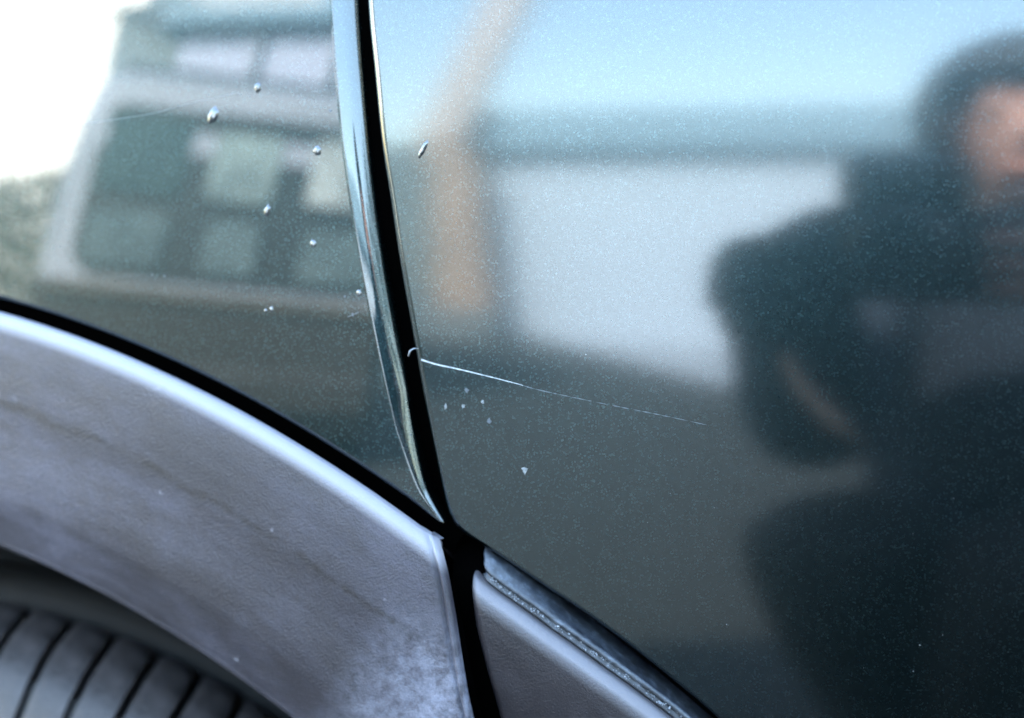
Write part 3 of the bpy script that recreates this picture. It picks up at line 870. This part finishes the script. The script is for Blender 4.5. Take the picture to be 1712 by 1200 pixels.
# white house at the far left
hs = empty('white_house', (-13, -11, 0)); tag(hs, 'sunlit white rendered gable house beyond the minivan', 'house')
bm = bmesh.new(); box(bm, -19, -10.3, -18, -10.2, 0, 6.2); from_bm('wall', bm, white, hs)
bm = bmesh.new()
A = [(-19.4, 6.1), (-9.6, 5.6), (-9.6, 6.0), (-12, 9.5), (-14.6, 10.0)]
vv = [[bm.verts.new((x, y, z)) for x, z in A] for y in (-10.1, -18)]
bm.faces.new(vv[1][::-1]); bm.faces.new(vv[0])
for i in range(5): bm.faces.new((vv[0][i], vv[0][(i+1) % 5], vv[1][(i+1) % 5], vv[1][i]))
from_bm('gable', bm, white, hs)
# hedge
hd = empty('hedge', (-12, -9.5, 0)); tag(hd, 'dark green clipped hedge in front of the white house', 'hedge')
rnd = random.Random(4); V = []; F = []
for i in range(5200):
    c = Vector((-17+7.2*rnd.random(), -9.6+.9*(rnd.random()-.5), 2.9*rnd.random()**.6+.15*rnd.random())); s = .05+.06*rnd.random()
    u = Vector((rnd.gauss(0, 1), rnd.gauss(0, 1), rnd.gauss(0, 1))).normalized(); v = u.orthogonal().normalized(); b = len(V)
    V += [c-u*s, c+v*s*.5, c+u*s, c-v*s*.5]; F.append((b, b+1, b+2, b+3))
mesh_obj('foliage', V, F, simple('hedge_leaf', (.05, .085, .035), .6, .4), hd, smooth=False)

# ------------------------------------------------------------------ photographer and camera
rt = Vector((math.cos(YAW), math.sin(YAW), 0)); upv = rt.cross(fw)
cc = CAM - fw*.105 - upv*.004
MC = Matrix(((rt.x, -fw.x, upv.x, cc.x), (rt.y, -fw.y, upv.y, cc.y), (rt.z, -fw.z, upv.z, cc.z), (0, 0, 0, 1)))   # x right, y backwards, z up
kam = empty('handheld_camera', cc); tag(kam, 'black camera with a short lens held close to the car door', 'camera')
kb = simple('black_camera_plastic', (.014, .015, .017), .45)
bm = bmesh.new(); box(bm, -.066, .066, -.012, .026, -.045, .036, .010, MC, 3); from_bm('body', bm, kb, kam)
bm = bmesh.new(); box(bm, .036, .070, -.034, .0, -.045, .032, .012, MC, 3); from_bm('grip', bm, kb, kam)
bm = bmesh.new(); box(bm, -.054, .034, -.03, .022, .030, .082, .018, MC, 3); from_bm('viewfinder_hump', bm, kb, kam)
bm = bmesh.new()
tube(bm, [MC @ Vector((0, y, .004)) for y in (-.010, -.03, -.031, -.060, -.061, -.092, -.095)], [.034, .034, .036, .036, .034, .033, .031], 32)
from_bm('lens', bm, kb, kam, False)
bm = bmesh.new(); tube(bm, [MC @ Vector((0, y, .004)) for y in (-.0952, -.0965)], [.026, .022], 32); from_bm('front_glass', bm, M['glass'], kam)

def wp(x, y, z): return MC @ Vector((x, y, z))
person = empty('person', (.28, -.80, 0)); tag(person, 'crouching person in navy jacket holding a black camera up to the car', 'person')
def figure():
    V = []; E = []; Rd = []
    def add(p, r, par=None, r2=None):
        V.append(Vector(p)); Rd.append((r, r2 or r)); i = len(V)-1
        if par is not None: E.append((par, i))
        return i
    pel = add((.27, -.97, .37), .135, None, .12)
    sp = add((.245, -.90, .52), .145, pel, .115)
    ch = add((.23, -.83, .68), .165, sp, .115)
    nb = add((.25, -.775, .795), .075, ch)
    nk = add((.235, -.735, .830), .052, nb)
    jaw = add((.222, -.690, .862), .058, nk)
    hd_ = add((.218, -.685, .922), .078, jaw, .086)
    cr = add((.218, -.700, .972), .070, hd_)
    nose = add((.208, -.599, .905), .011, hd_)
    tipn = add((.207, -.589, .897), .008, nose)
    for s_, sh, el_, wr in ((-1, (.09, -.80, .765), (.050, -.655, .575), (.048, -.455, .725)), (1, (.42, -.80, .755), (.47, -.63, .56), None)):
        a = add(sh, .070, ch); b = add(Vector(sh).lerp(Vector(el_), .5), .058, a); c = add(el_, .050, b)
        if s_ < 0:
            m_ = add(Vector(el_).lerp(Vector(wr), .5), .057, c); w_ = add(wr, .050, m_)
            palm = add((.026, -.428, .744), .042, w_, .032)
            for k, (dz, L_) in enumerate(((.022, .9), (.006, 1.0), (-.010, .95), (-.026, .8))):
                q0 = add(Vector((.010, -.405, .750+dz)), .0115, palm)
                q1 = add(Vector((.032, -.392-.004*k, .752+dz+.002)), .0098, q0)
                q2 = add(Vector((.036+.026*L_, -.398-.004*k, .764+dz*.9)), .0090, q1)
                q3 = add(Vector((.036+.042*L_, -.408-.004*k, .764+dz*.8)), .0080, q2)
            t0 = add((.045, -.455, .790), .013, palm); t1 = add((.065, -.46, .805), .0105, t0); add((.083, -.458, .808), .009, t1)
        else:
            pw = wp(.098, .012, -.012); m_ = add(Vector(el_).lerp(pw + Vector((.06, -.05, -.05)), .5), .046, c); w_ = add(pw + Vector((.03, -.03, -.03)), .032, m_)
            palm = add(pw, .030, w_, .020)
            for k, (dz, L_) in enumerate(((.030, .9), (.010, 1.0), (-.010, .95), (-.029, .8))):
                if k == 0:
                    q0 = add(wp(.084, -.012, .032), .0105, palm); q1 = add(wp(.068, -.026, .046), .0095, q0); add(wp(.055, -.030, .042), .0085, q1)
                else:
                    q0 = add(wp(.087, -.016, dz), .0105, palm); q1 = add(wp(.078, -.040, dz), .0098, q0)
                    q2 = add(wp(.058, -.044, dz), .0090, q1); add(wp(.044, -.034, dz), .008, q2)
            t0 = add(wp(.078, .036, .006), .013, palm); t1 = add(wp(.055, .036, .012), .0105, t0); add(wp(.038, .035, .010), .009, t1)
    for hip, kn, an, toe in (((.165, -.965, .345), (.062, -.555, .490), (.125, -.78, .10), (.11, -.58, .035)), ((.37, -.965, .345), (.205, -.54, .475), (.185, -.77, .10), (.195, -.57, .035))):
        a = add(hip, .105, pel); m_ = add(Vector(hip).lerp(Vector(kn), .5), .088, a); b = add(kn, .074, m_)
        m2 = add(Vector(kn).lerp(Vector(an), .4), .062, b); c = add(an, .046, m2); d = add(Vector(an) + Vector((0, .0, -.055)), .045, c); e = add(toe, .040, d)
    me = bpy.data.meshes.new('figure'); me.from_pydata([tuple(v) for v in V], E, [])
    o = bpy.data.objects.new('figure', me); col.objects.link(o)
    md = o.modifiers.new('skin', 'SKIN'); md.use_smooth_shade = True
    for i, sv_ in enumerate(me.skin_vertices[0].data):
        sv_.radius = Rd[i]; sv_.use_root = (i == 0)
    o.modifiers.new('sub', 'SUBSURF').levels = 2
    dg = bpy.context.evaluated_depsgraph_get(); ev = o.evaluated_get(dg)
    m2 = bpy.data.meshes.new_from_object(ev)
    bpy.data.objects.remove(o)
    m2.materials.clear()
    jacket = simple('navy_jacket', (.020, .030, .050), .85, .25, 30., bump=.002, bscale=300); trousers = simple('dark_trousers', (.012, .013, .016), .9, .2, 40.)
    skin = simple('skin', (.42, .24, .19), .5, .08, 30.); glove = simple('navy_glove', (.018, .026, .036), .8); shoe = simple('dark_shoe', (.012, .010, .010), .6)
    for m_ in (jacket, trousers, skin, glove, shoe): m2.materials.append(m_)
    pr = wp(.098, .012, -.012)
    for p in m2.polygons:
        c = p.center
        if c.z > .825 and c.y > -.80 and abs(c.x-.22) < .10: p.material_index = 2
        elif (c-pr).length < .085 and c.x > .12: p.material_index = 2
        elif (c-Vector((.04, -.425, .765))).length < .062 and c.y > -.475: p.material_index = 3
        elif c.z < .14: p.material_index = 4
        elif c.z < .40 or (c.y > -.70 and c.z < .56 and not (abs(c.x-.135) < .09 and c.z > .50 and c.y < -.52 and abs(c.x-.30) < .25 and False)): p.material_index = 1
    m2.polygons.foreach_set('use_smooth', [True]*len(m2.polygons))
    m2.name = 'body'
    b = bpy.data.objects.new('body', m2); col.objects.link(b); b.parent = person; b.matrix_parent_inverse = Matrix.Translation(-person.location)
    return b
body = figure()
hair_m = simple('dark_hair', (.02, .016, .014), .6, .3, 80., bump=.004, bscale=120)
bm = bmesh.new(); bmesh.ops.create_uvsphere(bm, u_segments=28, v_segments=18, radius=1, matrix=Matrix.Translation((.218, -.707, .945)) @ Matrix.Diagonal((.096, .104, .092, 1)))
kill = [v for v in bm.verts if v.co.y > -.640 and v.co.z < .962 and abs(v.co.x-.218) < .062 or v.co.z < .868]
bmesh.ops.delete(bm, geom=kill, context='VERTS'); from_bm('hair', bm, hair_m, person, True)
for dx in (-.031, .031):
    bm = bmesh.new(); bmesh.ops.create_uvsphere(bm, u_segments=14, v_segments=10, radius=.010, matrix=Matrix.Translation((.214+dx, -.613, .929))); from_bm('eye', bm, simple('eye_white', (.34, .20, .15), .4), person, True)
    bm = bmesh.new(); tube(bm, [(.214+dx-.018, -.608, .947), (.214+dx, -.600, .952), (.214+dx+.018, -.608, .947)], [.003, .005, .003], 8); from_bm('eyebrow', bm, hair_m, person, True)
    bm = bmesh.new(); bmesh.ops.create_uvsphere(bm, u_segments=12, v_segments=10, radius=1, matrix=Matrix.Translation((.218+dx*2.35, -.695, .922)) @ Matrix.Diagonal((.010, .018, .030, 1))); from_bm('ear', bm, bpy.data.materials['skin'], person, True)
bm = bmesh.new(); tube(bm, [(.186, -.615, .870), (.210, -.607, .868), (.236, -.615, .870)], [.003, .0065, .003], 8); from_bm('lips', bm, simple('lip', (.44, .21, .16), .5), person, True)
bm = bmesh.new(); tube(bm, [wp(-.066, 0, .012), (.040, -.430, .702), (.054, -.416, .668), (.078, -.414, .636), (.094, -.420, .619)], [.0010, .0018, .0040, .0062, .0020], 10); from_bm('strap', bm, simple('tan_strap', (.62, .44, .34), .5), kam, True)

# hedge added out of view to hide bright low sky from the panel lip
blocker_hedge = empty('hedge', (4.4, -4, 0)); tag(blocker_hedge, 'tall dark green hedge added out of view to block low sky', 'hedge')
rnd = random.Random(14); V = []; F = []
for i in range(9000):
    t = rnd.random(); c = Vector((3.0+2.9*t+.9*(rnd.random()-.5), -10.6+13*t, .08+2.45*rnd.random()**.8+.18*rnd.random())); s_ = .05+.06*rnd.random()
    u = Vector((rnd.gauss(0, 1), rnd.gauss(0, 1), rnd.gauss(0, 1))).normalized(); v = u.orthogonal().normalized(); b = len(V)
    V += [c-u*s_, c+v*s_*.5, c+u*s_, c-v*s_*.5]; F.append((b, b+1, b+2, b+3))
mesh_obj('foliage', V, F, simple('blocker_leaf', (.014, .028, .020), .6, .4), blocker_hedge, smooth=False)
